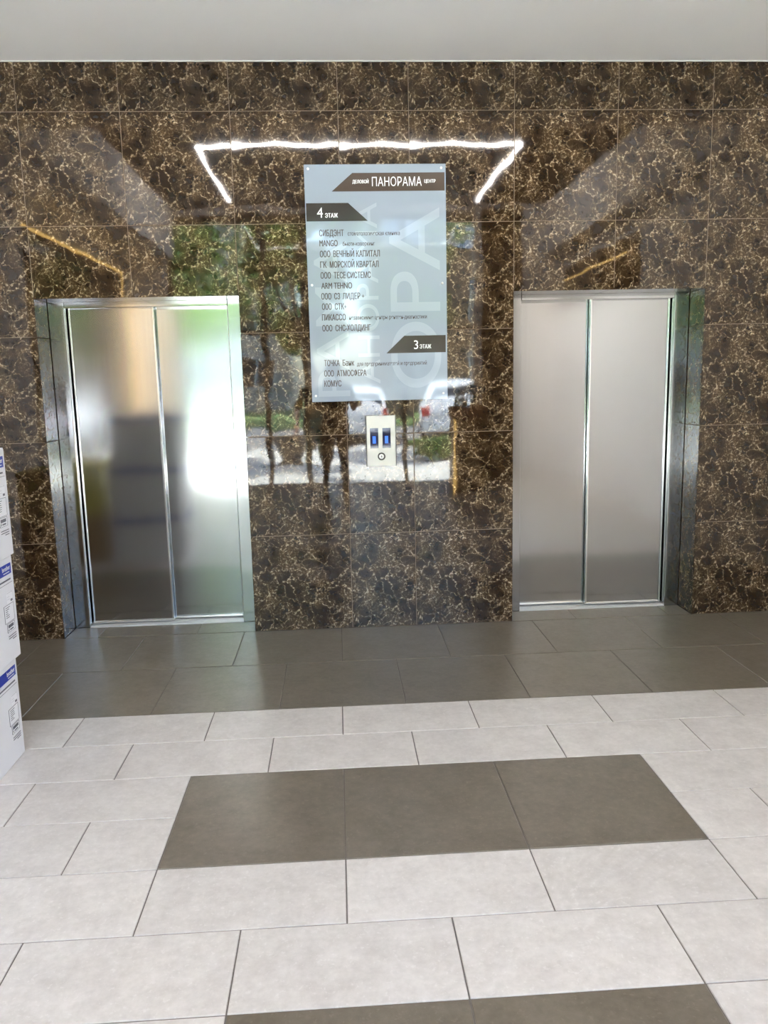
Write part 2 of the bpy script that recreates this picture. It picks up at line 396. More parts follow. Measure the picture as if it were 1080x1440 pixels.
# ------------------------------------------------------------------ glazed front behind the viewer
wf = boxes('wall_front', [(XL, -2.36, YF-.25, YF, 0, 4.2), (2.14, XR, YF-.25, YF, 0, 4.2), (-2.36, 2.14, YF-.25, YF, 3.86, 4.2)], M['plaster'])
tag(wf, 'entrance wall around the glazed front', 'wall', kind='structure')
for a, b in ((2.16, 2.75),):
    boxes('marble_panel', [(a, b-.004, YF, YF+.02, 0, 3.9)], M['marble'], wf)
win = empty('window_1', (0, YF-.12, 0)); tag(win, 'glazed entrance front with dark mullions and a door transom', 'window', kind='structure')
def wpart(name, lst, m):
    o = boxes(name, lst, m); o.parent = win; o.matrix_parent_inverse = win.matrix_basis.inverted(); return o
MX = [-2.33, -1.0, -.42, 1.02, 2.10]
for i, x in enumerate(MX):
    wpart('mullion', [(x-.035, x+.035, YF-.24, YF-.17, 0, 3.86)], M['mullion_light'] if i == 4 else M['mullion'])
wpart('transom', [(-2.295, 2.065, YF-.235, YF-.175, 2.22, 2.29)], M['mullion'])
wpart('head_rail', [(-2.295, 2.065, YF-.235, YF-.175, 3.78, 3.85)], M['mullion'])
wpart('threshold', [(-2.36, 2.14, YF-.24, YF, -.0035, .012)], M['alu'])
for a, b in zip(MX, MX[1:]):
    for z0, z1 in ((.015, 2.22), (2.29, 3.78)):
        wpart('pane', [(a+.035, b-.035, YF-.208, YF-.202, z0, z1)], M['glass'])
for x, lb in ((-.56, 'yellow square sticker on the narrow entrance pane, before the person in olive'), (.30, 'yellow square sticker on the widest entrance pane')):
    o = boxes('safety_sticker', [(x-.06, x+.06, YF-.2015, YF-.1995, 1.13, 1.24)], M['sticker'])
    tag(o, lb, 'sticker', 'yellow stickers on the entrance glass')

# ------------------------------------------------------------------ ceiling light line
ll = empty('ceiling_light', (.35, -4.0, 3.95)); tag(ll, 'thin white light line in a rectangle on the dark ceiling', 'ceiling light')
for nm, b in (('light_bar', (-1.36, 2.04, -4.040, -4.02, 3.925, 3.95)), ('light_bar', (-1.36, -1.338, -6.6, -4.05, 3.925, 3.95)), ('light_bar', (2.018, 2.04, -6.6, -4.05, 3.925, 3.95))):
    o = boxes(nm, [b], M['led'], ll); o.matrix_parent_inverse = ll.matrix_basis.inverted()

# ------------------------------------------------------------------ elevator doors
def elevator(n, a, b, front_left, label):
    e = empty('door_%d' % n, ((a+b)/2, .2, 0)); tag(e, label, 'elevator door', kind='structure')
    def P(name, lst, m, bevel=0, par=None):
        o = boxes(name, lst, m, bevel=bevel); o.parent = e
        o.matrix_parent_inverse = e.matrix_basis.inverted()
        if par is not None:
            o.parent = par; o.matrix_parent_inverse = (e.matrix_basis).inverted() if False else Matrix.Identity(4)
        return o
    jw = .095
    P('jamb', [(a+.001, a+jw, .212, .40, 0, OH+.10)], M['steel'], .003)
    P('jamb', [(b-jw, b-.001, .212, .40, 0, OH+.10)], M['steel'], .003)
    P('head', [(a+jw, b-jw, .212, .40, 1.985, OH+.10)], M['steel'], .003)
    ia, ib = a+jw, b-jw
    seam = ia+.517 if front_left else ib-.517
    # front leaf overlaps the rear leaf
    fy, ry, th = .268, .310, .030
    def leaf(x0, x1, y):
        o = P('door_leaf', [(x0, x1, y, y+th, .0125, 2.06)], M['steel'], .0)
        # folded bright rims along the leaf's edges
        for r in ((x0-.0005, x0+.011, y-.0035, y+.004, .0125, 1.99), (x1-.011, x1+.0005, y-.0035, y+.004, .0125, 1.99), (x0+.011, x1-.011, y-.0035, y+.004, .0125, .028)):
            q = boxes('rim', [r], M['steel_edge'], o, .003, 2)
        return o
    if front_left:
        leaf(ia+.006, seam, fy); leaf(seam-.05, ib-.004, ry)
    else:
        leaf(seam, ib-.006, fy); leaf(ia+.004, seam+.05, ry)
    s = P('sill', [(ia-.001, ib+.001, .2125, .276, -.01, .005), (ia-.001, ib+.001, .281, .318, -.01, .005), (ia-.001, ib+.001, .323, .345, -.01, .005)], M['alu'])
    P('sill_groove', [(ia-.001, ib+.001, .2129, .344, -.012, -.002)], M['gap'])
    return e
elevator(1, *LO, True, 'brushed steel elevator door next to the stacked white cartons')
elevator(2, *RO, False, 'brushed steel elevator door far from the stacked white cartons')

# ------------------------------------------------------------------ directory sign
sg = empty('directory_sign', (.262, 0, 1.40)); tag(sg, 'pale blue acrylic tenant directory sign on the marble wall', 'sign')
SI = sg.matrix_basis.inverted()
def S(o): o.parent = sg; o.matrix_parent_inverse = SI; return o
SY = -.030
board = S(boxes('board', [(-.141, .664, SY, SY+.008, 1.400, 2.727)], M['acrylic'], bevel=.0012, seg=1))
def sy_prism(name, pts, m, t=.0006): return S(prism(name, pts, 'y', SY-t, SY, m))
hb = sy_prism('header_band', [(.012, 2.581), (.131, 2.680), (.657, 2.680), (.657, 2.581)], M['band'])
f4 = sy_prism('floor_band', [(-.136, 2.420), (-.136, 2.519), (.103, 2.519), (.214, 2.420)], M['band2'])
f3 = sy_prism('floor_band', [(.304, 1.674), (.411, 1.773), (.655, 1.773), (.655, 1.674)], M['band2'])
T1 = SY-.0010
def tl(name, body, m, x0, z, x1=None, cap=.036, bold=0.0, par=None):
    o = text(name, body, m, None, x0, z, None if x1 is None else x1-x0, cap, 'y', T1, bold=bold); S(o); return o
tl('lettering', 'ПАНОРАМА', M['white_ink'], .242, 2.608, .526, .050)
tl('lettering', 'ДЕЛОВОЙ', M['white_ink'], .131, 2.624, .222, .019, .0012)
tl('lettering', 'ЦЕНТР', M['white_ink'], .541, 2.624, .604, .019, .0012)
tl('lettering', '4', M['white_ink'], -.075, 2.440, -.042, .058)
tl('lettering', 'ЭТАЖ', M['white_ink'], -.030, 2.440, .042, .024, .0012)
tl('lettering', '3', M['white_ink'], .467, 1.696, .492, .052)
tl('lettering', 'ЭТАЖ', M['white_ink'], .501, 1.698, .568, .024, .0012)
LINES = [('СИБДЭНТ', -.067, .072, 2.338, .036), ('стоматологическая клиника', .096, .395, 2.340, .024), ('MANGO', -.067, .036, 2.283, .036), ('бьюти-коворкинг', .066, .250, 2.284, .024),
 ('ООО', -.067, -.008, 2.223, .036), ('ВЕЧНЫЙ КАПИТАЛ', .010, .277, 2.223, .036), ('ГК', -.067, -.031, 2.164, .036), ('МОРСКОЙ КВАРТАЛ', -.012, .268, 2.164, .036),
 ('ООО', -.067, -.009, 2.104, .036), ('ТЕСЕ СИСТЕМС', .009, .221, 2.104, .036), ('ARM TEHNO', -.065, .112, 2.047, .036),
 ('ООО', -.067, -.010, 1.987, .036), ('СЗ', .008, .040, 1.987, .036), ('ЛИДЕР', .056, .157, 1.987, .036), ('+', .168, .182, 1.990, .026), ('ООО', -.065, -.010, 1.929, .036), ('СТК', .009, .062, 1.929, .036), ('+', .064, .077, 1.932, .026),
 ('ПИКАССО', -.067, .070, 1.868, .036), ('независимые центры рентген-диагностики', .091, .545, 1.870, .024), ('ООО', -.067, -.010, 1.807, .036), ('СНС-ХОЛДИНГ', .009, .214, 1.807, .036),
 ('ТОЧКА', -.063, .026, 1.607, .036), ('Банк', .045, .112, 1.607, .036), ('для предпринимателей и предприятий', .129, .541, 1.604, .024),
 ('ООО', -.065, -.010, 1.547, .036), ('АТМОСФЕРА', .009, .182, 1.547, .036), ('КОМУС', -.067, .033, 1.488, .036)]
for body, a, b, z, cap in LINES: tl('lettering', body, M['ink'], a, z, b, cap, 0.0016 if cap > .03 else .0008)
for body, x, z, ln, cap in (('PAMA', .085, 1.430, .88, .20), ('AHOPAMA', .265, 1.500, 1.02, .135), ('OPA', .625, 1.470, 1.02, .31)):
    o = text('ghost_lettering', body, M['ghost'], None, x, z, ln, cap, 'y', SY-.0003, rot=True); S(o)
for x in (-.118, .638):
    for z in (1.435, 2.068, 2.703):
        p = lathe('standoff_pin', [(0, -.002), (.0065, -.002), (.007, .0), (.007, .006), (.004, .008), (.004, .034), (0, .034)], M['button'], None, (x, SY-.006, z), 16, (-math.pi/2, 0, 0))
        S(p)

# ------------------------------------------------------------------ call panel
cp = empty('elevator_call_panel', (.262, 0, 1.008)); tag(cp, 'satin steel elevator call panel with two blue displays and a round button', 'call panel')
CI = cp.matrix_basis.inverted()
def K(o): o.parent = cp; o.matrix_parent_inverse = CI; return o
K(boxes('back_box', [(.170, .354, -.016, -.0008, 1.008, 1.311)], M['panel_side'], bevel=.001, seg=1))
K(boxes('face_plate', [(.176, .348, -.022, -.016, 1.008, 1.311)], M['panel'], bevel=.0018, seg=2))
for x in (.2205, .2945):
    d = K(boxes('display', [(x-.0245, x+.0245, -.0232, -.021, 1.117, 1.237)], M['display'], bevel=.0005, seg=1))
    t1 = text('digit', '1', M['blue_led'], None, x-.010, 1.146, .019, .046, 'y', -.0236); K(t1)
    t1.parent = d; t1.matrix_parent_inverse = Matrix.Identity(4)
K(lathe('button_ring', [(.0155, 0), (.0155, .004), (.0175, .006), (.0215, .006), (.0235, .003), (.0235, 0)], M['panel_side'], None, (.262, -.0215, 1.067), 32, (math.pi/2, 0, 0)))
bt = K(lathe('button', [(0, .004), (.013, .004), (.0152, .002), (.0152, -.002)], M['button'], None, (.262, -.0215, 1.067), 32, (math.pi/2, 0, 0)))
K(prism('arrow_mark', [(.257, 1.064), (.262, 1.0745), (.267, 1.064), (.2635, 1.064), (.2635, 1.060), (.2605, 1.060), (.2605, 1.064)], 'y', -.0262, -.0254, M['grey_ink']))

# ------------------------------------------------------------------ cartons
def carton(loc, size, label, m, printed=True, tape=None):
    sx, sy, sz = size
    c = empty('carton', loc); tag(c, label, 'box', 'cartons stacked by the elevator')
    b = boxes('body', [(-sx, 0, -sy, 0, 0, sz-.004)], m, c, .004, 2)
    # two top flaps with the seam and a tape strip over it
    boxes('flap', [(-sx+.002, -sx/2-.0015, -sy+.002, -.002, sz-.0045, sz)], m, c, .0012, 1)
    boxes('flap', [(-sx/2+.0015, -.002, -sy+.002, -.002, sz-.0045, sz)], m, c, .0012, 1)
    boxes('tape', [(-sx/2-.025, -sx/2+.025, -sy-.0006, .0006, sz-.06, sz+.0006)], M['tape'], c)
    if not printed: return c
    e = .0007
    def R(name, y0, y1, z0, z1, mm, t=e): return boxes(name, [(0, t, y0, y1, z0, z1)], mm, c)
    s = sz/.425
    R('blue_band', -.46, -.019, .351*s, .394*s, M['blue_print'])
    text('logo_lettering', 'brother', M['white_ink'], c, -.105, .369*s, .076, .020, 'x', e*1.6, bold=.002)
    # fine print too small to read: rows of short dashes
    def dashes(nm, y0, y1, z, h, mm):
        bl, yy = [], y0
        while yy < y1-.003:
            w = min(random.uniform(.004, .009), y1-yy); bl.append((0, 2*e, yy, yy+w*.86, z, z+h)); yy += w+.0012
        boxes(nm, bl, mm, c)
    dashes('print_row', -.095, -.037, .358*s, .0035, M['white_ink'])
    dashes('print_row', -.30, -.032, .327*s, .006, M['grey_ink'])
    R('rule_line', -.46, -.017, .3145*s, .316*s, M['grey_ink'])
    def frame(y0, y1, z0, z1, nm):
        R(nm, y0, y1, z0, z1, M['lbl'])
        w = .0012
        o = boxes('label_border', [(0, 2*e, y0, y1, z1-w, z1), (0, 2*e, y0, y1, z0, z0+w), (0, 2*e, y0, y0+w, z0, z1), (0, 2*e, y1-w, y1, z0, z1)], M['grey_ink'], c)
    R('label', -.086, -.031, .234*s, .281*s, M['lbl'])
    boxes('print_block', [(0, 2*e, -.052, -.034, .240*s, .249*s)], M['grey_ink'], c)
    boxes('print_block', [(0, 2*e, -.084, -.046, .277*s, .2785*s), (0, 2*e, -.040, -.034, .276*s, .280*s), (0, 2*e, -.084, -.060, .262*s, .263*s), (0, 2*e, -.084, -.060, .252*s, .253*s)], M['tape'], c)
    frame(-.121, -.029, .162*s, .233*s, 'label')
    for k in range(6): boxes('print_row', [(0, 2*e, -.108, -.108+random.uniform(.02, .045), (.222-.008*k)*s, (.2245-.008*k)*s)], M['grey_ink'], c)
    frame(-.107, -.035, .122*s, .158*s, 'barcode_label')
    bars = []; yy = -.098
    while yy < -.046:
        w = random.choice((.0008, .0014, .0022)); bars.append((0, 2*e, yy, yy+w, .139*s, .152*s)); yy += w+random.choice((.0008, .0014))
    boxes('barcode', bars, M['grey_ink'], c)
    boxes('print_block', [(0, 2*e, -.098, -.092, .127*s, .136*s), (0, 2*e, -.084, -.050, .128*s, .134*s)], M['grey_ink'], c)
    for k, (l, r) in enumerate(((-.101, -.028), (-.101, -.028), (-.064, -.028))):
        boxes('print_row', [(0, 2*e, l, r, (.104-.009*k)*s, (.1068-.009*k)*s)], M['grey_ink'], c)
    R('grip_hole', -.33, -.235, .150*s, .180*s, M['gap'])
    # the same blue band on the face towards the elevators
    boxes('blue_band', [(-sx+.02, -.02, 0, e, .351*s, .394*s)], M['blue_print'], c)
    return c
carton((-1.363, -1.540, 0), (.60, .52, .425), 'white printed carton at the bottom of the stack, on the floor', M['card_white'])
carton((-1.345, -1.528, .4262), (.60, .52, .428), 'white printed carton in the middle of the stack of three', M['card_white'])
carton((-1.331, -1.534, .8554), (.60, .52, .432), 'white printed carton on top of the stack of three', M['card_white'])
carton((-2.04, -1.62, 0), (.50, .48, .43), 'plain brown carton on the floor against the side wall', M['card_brown'], False)
carton((-2.05, -1.63, .4312), (.50, .46, .43), 'yellow carton on top of the brown carton', M['card_yellow'], False)

#OUTSIDE
import numpy as np
M['pave'] = mat('sunlit_pavers', (.50, .49, .47), .8, noise=.10, nscale=1.5, bump=.2, bscale=30)
M['asphalt'] = mat('asphalt', (.16, .16, .165), .9, noise=.15, nscale=2)
M['lawn'] = mat('lawn_green', (.10, .17, .045), .9, noise=.35, nscale=3, bump=.5, bscale=40)
M['brick'] = mat('brown_facade', (.20, .145, .105), .85, noise=.15, nscale=.8)
M['greywall'] = mat('grey_facade', (.38, .37, .35), .85, noise=.1, nscale=.6)
M['fascia'] = mat('blue_white_fascia', (.42, .50, .66), .5, noise=.25, nscale=.7)
M['darkglass'] = mat('dark_window', (.03, .04, .05), .06, noise=.1, nscale=1)
M['leaf'] = mat('tree_leaf', (.11, .20, .035), .55, noise=.45, nscale=1.2)
M['leaf2'] = mat('shrub_leaf', (.13, .24, .05), .55, noise=.4, nscale=5)
M['bark'] = mat('bark', (.09, .065, .05), .9, noise=.3, nscale=14, bump=.5, bscale=30)
M['car_white'] = mat('car_white_paint', (.80, .81, .82), .25, coat=1, noise=.01)
M['car_silver'] = mat('car_silver_paint', (.42, .45, .50), .28, coat=1, noise=.02)
M['rubber'] = mat('rubber', (.02, .02, .02), .8, noise=.1)
M['red_lens'] = mat('red_lens', (.50, .015, .015), .15, noise=.05)
M['plate'] = mat('plate_white', (.8, .8, .8), .4, noise=.02)
M['terracotta'] = mat('terracotta', (.36, .13, .075), .7, noise=.15, nscale=12)
M['pedestal'] = mat('brown_laminate', (.16, .105, .08), .35, noise=.15, nscale=5)
M['brass'] = steel_material('brass_strip', (.92, .70, .26), .14)
M['soil'] = mat('soil', (.035, .026, .02), .95, noise=.3, nscale=30)
M['stone'] = mat('dark_stone', (.10, .085, .07), .7, noise=.25, nscale=12)
M['kerb'] = mat('kerb_stone', (.42, .41, .39), .85, noise=.1, nscale=4)
M['skin'] = mat('skin', (.58, .34, .24), .5, noise=.06, nscale=20)
M['hair'] = mat('hair_dark', (.03, .02, .015), .6, noise=.3, nscale=60)
M['olive'] = mat('olive_cotton', (.10, .095, .05), .85, noise=.15, nscale=25)
M['teal'] = mat('green_trousers', (.035, .11, .085), .85, noise=.15, nscale=25)
M['black_cloth'] = mat('black_cotton', (.018, .017, .017), .85, noise=.2, nscale=25)
M['navy'] = mat('dark_denim', (.028, .028, .034), .85, noise=.2, nscale=25)
M['shoe'] = mat('shoe_dark', (.03, .028, .026), .6, noise=.1)
M['orange'] = mat('orange_folder', (.75, .26, .12), .5, noise=.06)

pv = boxes('ground_pavement', [(-30, 30, -13.5, YF-.25, -.25, -.03)], M['pave']); tag(pv, 'pale sunlit paving outside the glass', 'pavement', kind='structure')
rd = boxes('ground_road', [(-60, 60, -24, -13.7, -.35, -.12)], M['asphalt']); tag(rd, 'grey asphalt parking lane outside', 'road', kind='structure')
kb = boxes('ground_kerb', [(-60, 60, -13.7, -13.5, -.35, -.01)], M['kerb'], bevel=.02); tag(kb, 'pale stone kerb along the parking lane', 'kerb', kind='structure')
lw = boxes('ground_lawn', [(-60, 60, -60, -24, -.35, -.06)], M['lawn']); tag(lw, 'green lawn beyond the parking lane', 'lawn', kind='structure')

# ---- far buildings
def building(name, x0, x1, yf, h, wmat, label, fascia, cols, rows, zb):
    e = empty(name, ((x0+x1)/2, yf, 0)); tag(e, label, 'building')
    I = e.matrix_basis.inverted()
    def P(nm, lst, m):
        o = boxes(nm, lst, m); o.parent = e; o.matrix_parent_inverse = I; return o
    P('wall', [(x0, x1, yf-8, yf, -.1, h)], wmat)
    P('roof', [(x0-.3, x1+.3, yf-8.3, yf+.4, h, h+.35)], M['greywall'])
    if fascia: P('fascia', [(x0+.2, x1-.2, yf, yf+.25, fascia[0], fascia[1])], M['fascia'])
    w = (x1-x0)/cols
    for i in range(cols):
        for j in range(rows):
            a = x0+w*(i+.2); b = x0+w*(i+.8); z0 = zb+j*3.1
            f = P('window_frame', [(a, b, yf, yf+.08, z0, z0+.08), (a, b, yf, yf+.08, z0+1.62, z0+1.7), (a, a+.08, yf, yf+.08, z0, z0+1.7), (b-.08, b, yf, yf+.08, z0, z0+1.7), ((a+b)/2-.04, (a+b)/2+.04, yf, yf+.08, z0, z0+1.7)], M['plate'])
            P('pane', [(a+.05, b-.05, yf, yf+.03, z0+.05, z0+1.65)], M['darkglass'])
building('shop_building', 2.0, 26.0, -32, 9.8, M['brick'], 'brown building with pale blue fascia across the parking lane', (7.3, 9.2), 7, 2, 1.0)
building('apartment_building', -34.0, -2.5, -40, 15, M['greywall'], 'grey apartment block behind the trees', None, 9, 4, 1.2)

# ---- trees and shrubs
def leaves(n, shape, size, seed):
    r = random.Random(seed); vs, fs = [], []
    for _ in range(n):
        p = shape(r); a = r.uniform(0, 6.28); d = Vector((math.cos(a), math.sin(a), r.uniform(-.7, .5))).normalized()
        s = Vector((r.uniform(-1, 1), r.uniform(-1, 1), r.uniform(-1, 1))).cross(d).normalized(); k = size*r.uniform(.6, 1.3)
        i = len(vs); vs += [p-d*k, p+s*k*.45, p+d*k, p-s*k*.45]; fs.append((i, i+1, i+2, i+3))
    me = bpy.data.meshes.new('leaves'); me.from_pydata([tuple(v) for v in vs], [], fs); return me
def tree(loc, h, cr, label, seed, n=5200):
    r = random.Random(seed)
    e = empty('street_tree', loc); tag(e, label, 'tree', 'trees outside the entrance')
    bm = bmesh.new(); th = h*.42
    tube(bm, [(0, 0, -.1), (.05, 0, th*.5), (0, .06, th), (.05, .1, h*.8)], [.17, .13, .11, .03], 10)
    tr = link('trunk', mesh_of(bm, 'trunk', True), M['bark'], e)
    blobs = []
    for k in range(9):
        a = k*2.4; rr = cr*r.uniform(.35, .75); c = Vector((math.cos(a)*rr, math.sin(a)*rr, r.uniform(.45, .9)*h))
        blobs.append((c, cr*r.uniform(.35, .55)))
        bm = bmesh.new(); tube(bm, [(0, 0, th*r.uniform(.8, 1.1)), tuple(c*.5+Vector((0, 0, th*.5))), tuple(c)], [.06, .04, .015], 6)
        link('branch', mesh_of(bm, 'branch', True), M['bark'], e)
    def shp(q):
        c, s = q.choice(blobs); v = Vector((q.gauss(0, 1), q.gauss(0, 1), q.gauss(0, .8))).normalized()*s*q.random()**.4; return c+v
    fo = link('foliage', leaves(n, shp, .13, seed), M['leaf'], e); fo['kind'] = 'stuff'
    return e
tree((-3.5, -11.6, -.03), 6.4, 1.7, 'leafy tree on the pavement edge with the widest crown', 1)
tree((-.6, -13.1, -.03), 5.8, 1.2, 'slim leafy tree standing near the kerb', 2)
tree((-7.6, -12.6, -.03), 7.0, 2.0, 'tall leafy tree farthest along the pavement', 3)
tree((2.6, -26.5, -.06), 8.5, 2.4, 'leafy tree on the lawn beside the brown building', 4)
tree((-4.4, -29, -.06), 9.5, 3.2, 'big leafy tree on the lawn before the grey block', 5)
tree((8.0, -27, -.06), 8.0, 2.6, 'leafy tree on the lawn before the blue fascia', 6)
def shrub(loc, rx, ry, h, label, seed):
    e = empty('low_shrub', loc); tag(e, label, 'shrub', 'shrubs on the pavement')
    bm = bmesh.new()
    for k in range(7):
        a = k*.9; tube(bm, [(0, 0, 0), (.3*rx*math.cos(a), .3*ry*math.sin(a), h*.5), (.7*rx*math.cos(a), .7*ry*math.sin(a), h*.8)], [.015, .01, .004], 5)
    link('stems', mesh_of(bm, 'stems'), M['bark'], e)
    def shp(q):
        a = q.uniform(0, 6.28); s = q.random()**.5; return Vector((rx*s*math.cos(a), ry*s*math.sin(a), h*(.15+.85*q.random()*(1-.5*s*s))))
    fo = link('foliage', leaves(1400, shp, .05, seed), M['leaf2'], e); fo['kind'] = 'stuff'
shrub((2.1, -10.6, -.03), .62, .4, .45, 'low green shrub on the open paving', 11)
shrub((2.3, -13.0, -.03), .8, .3, .30, 'low green shrub right at the kerb', 12)

# ---- cars seen from behind
def car(loc, paint, label, wide=1.78, high=1.5, ln=4.2, rz=0):
    e = empty('parked_car', loc); tag(e, label, 'car', 'cars parked in the lane')
    # stations along the length: (y, half width at sill, belt half width, roof half width, sill z, belt z, roof z)
    w = wide/2
    st = [(0, .78, .80, .55, .38, .72, .74), (-.12, .92, .94, .70, .28, .88, .92), (-.45, .97, 1, .76, .22, .92, high*.90), (-.9, .98, 1, .78, .20, .94, high*.985), (-1.6, .98, 1, .78, .20, .94, high),
          (-2.4, .98, 1, .77, .20, .93, high*.975), (-3.1, .97, .99, .74, .20, .90, 1.02), (-3.7, .95, .96, .70, .22, .82, .86), (-4.08, .88, .88, .62, .28, .68, .70), (-4.2, .74, .74, .5, .36, .55, .57)]
    bm = bmesh.new(); rings = []
    for y, a, b, c, z0, z1, z2 in st:
        pts = [(-a*.9*w, z0), (-a*w, z0+.12), (-b*w, (z0+z1)/2), (-b*.98*w, z1), (-c*w, z1+(z2-z1)*.86), (-c*.8*w, z2), (0, z2+.015)]
        pts += [(-x, z) for x, z in pts[-2::-1]]
        rings.append([bm.verts.new((x, y*ln/4.2, z)) for x, z in pts])
    for a, b in zip(rings, rings[1:]):
        for i in range(len(a)-1): bm.faces.new([a[i], a[i+1], b[i+1], b[i]])
        bm.faces.new([a[-1], a[0], b[0], b[-1]])
    bm.faces.new(rings[0]); bm.faces.new(rings[-1])
    bmesh.ops.recalc_face_normals(bm, faces=bm.faces)
    body = link('body', mesh_of(bm, 'body', True), paint, e)
    md = body.modifiers.new('subd', 'SUBSURF'); md.levels = md.render_levels = 2
    def Q(nm, pts, m, t=.03):
        bm = bmesh.new(); A = [bm.verts.new(p) for p in pts]; n = (Vector(pts[1])-Vector(pts[0])).cross(Vector(pts[2])-Vector(pts[0])).normalized()*t
        B = [bm.verts.new(Vector(p)+n) for p in pts]; bm.faces.new(A); bm.faces.new(B)
        for i in range(len(pts)): bm.faces.new([A[i], A[(i+1) % len(pts)], B[(i+1) % len(pts)], B[i]])
        return link(nm, mesh_of(bm, nm), m, e)
    s = ln/4.2
    Q('rear_window', [(-w*.72, -.165*s, .96), (w*.72, -.165*s, .96), (w*.60, -.43*s, high*.88), (-w*.60, -.43*s, high*.88)], M['darkglass'])
    for sg_ in (-1, 1):
        for y0, y1 in ((-.62, -1.35), (-1.42, -2.25)):
            Q('side_window', [(sg_*w*.955, y0*s, .98), (sg_*w*.955, y1*s, .98), (sg_*w*.80, (y1+.08)*s, high*.91), (sg_*w*.80, (y0-.05)*s, high*.91)], M['darkglass'], .02*sg_)
        boxes('tail_light', [(sg_*w*.80-.09, sg_*w*.80+.09, -.12, .0, .66, .92)], M['red_lens'], e, .02)
        for y in (-.85, -3.35):
            o = lathe('wheel', [(0, -.10), (.20, -.10), (.22, -.08), (.31, -.10), (.33, -.06), (.33, .06), (.31, .10), (.22, .08), (.20, .10), (0, .10)], M['rubber'], e, (sg_*w*.86, y*s, .33), 24, (0, math.pi/2, 0))
            lathe('hub_cap', [(0, .0), (.19, .0), (.20, .02), (.06, .035), (0, .035)], M['car_silver'], o, (0, 0, .10*sg_), 16, (0, 0 if sg_ > 0 else math.pi, 0))
    boxes('bumper', [(-w*.86, w*.86, -.10, .06, .34, .56)], paint, e, .04)
    boxes('number_plate', [(-.26, .26, .055, .07, .40, .51)], M['plate'], e)
    e.rotation_euler = (0, 0, rz); return e
car((.55, -15.6, -.12), M['car_white'], 'white hatchback parked between the slim tree and another white car')
car((3.0, -15.3, -.12), M['car_white'], 'white car parked beside the silver car', 1.85, 1.62, 4.4, .10)
car((5.5, -15.8, -.12), M['car_silver'], 'silver car parked at the end of the row', 1.8, 1.46, 4.3, .04)

# ---- things by the entrance
pe = empty('planter_stand', (1.76, -6.05, 0)); tag(pe, 'tall brown planter stand with brass edges and spiky green plant', 'planter')
def PP(o): o.parent = pe; return o
boxes('body', [(-.19, .19, -.19, .19, 0, .96)], M['pedestal'], pe, .004)
for x, yy in ((-.19, .19), (-.19, -.19), (.19, .19), (.19, -.19)): boxes('edge_strip', [(x-.012, x+.012, yy-.012, yy+.012, .0, .965)], M['led_gold_and_glint'] if x < 0 and yy > 0 else M['brass'], pe, .003)  # front-left brass strip glows to imitate sun glinting on it; no lamp there
boxes('trough', [(-.22, .22, -.22, .22, .965, 1.13)], M['terracotta'], pe, .01)
boxes('soil', [(-.19, .19, -.19, .19, 1.12, 1.138)], M['soil'], pe)
rr = random.Random(5)
for k in range(26):
    a = rr.uniform(0, 6.28); L = rr.uniform(.28, .46); lean = rr.uniform(.1, .75); bx, by = rr.uniform(-.14, .14), rr.uniform(-.14, .14)
    bm = bmesh.new(); ps = []
    for q in range(5):
        u = q/4; c = Vector((bx+math.cos(a)*L*lean*u*u, by+math.sin(a)*L*lean*u*u, 1.135+L*u*(1-.25*lean*u))); wd = .016*(1-u*.92)
        side = Vector((-math.sin(a), math.cos(a), 0))*wd; ps.append((bm.verts.new(c-side), bm.verts.new(c+Vector((0, 0, -.003))), bm.verts.new(c+side)))
    for p, q in zip(ps, ps[1:]):
        bm.faces.new([p[0], p[1], q[1], q[0]]); bm.faces.new([p[1], p[2], q[2], q[1]])
    link('leaf', mesh_of(bm, 'leaf', True), M['leaf2'], pe)
ur = empty('street_planter', (-.86, -10.2, -.03)); tag(ur, 'dark stone planter bowl standing on the sunlit paving', 'planter')
lathe('bowl', [(0, 0), (.22, 0), (.24, .05), (.20, .10), (.30, .30), (.36, .52), (.38, .56), (.36, .58), (.32, .56), (.30, .50), (0, .50)], M['stone'], ur, n=28)
lathe('rim', [(.33, .565), (.385, .565), (.385, .60), (.33, .60), (.33, .565)], M['kerb'], ur, n=28)
lathe('soil', [(0, .53), (.32, .52)], M['soil'], ur, n=28)

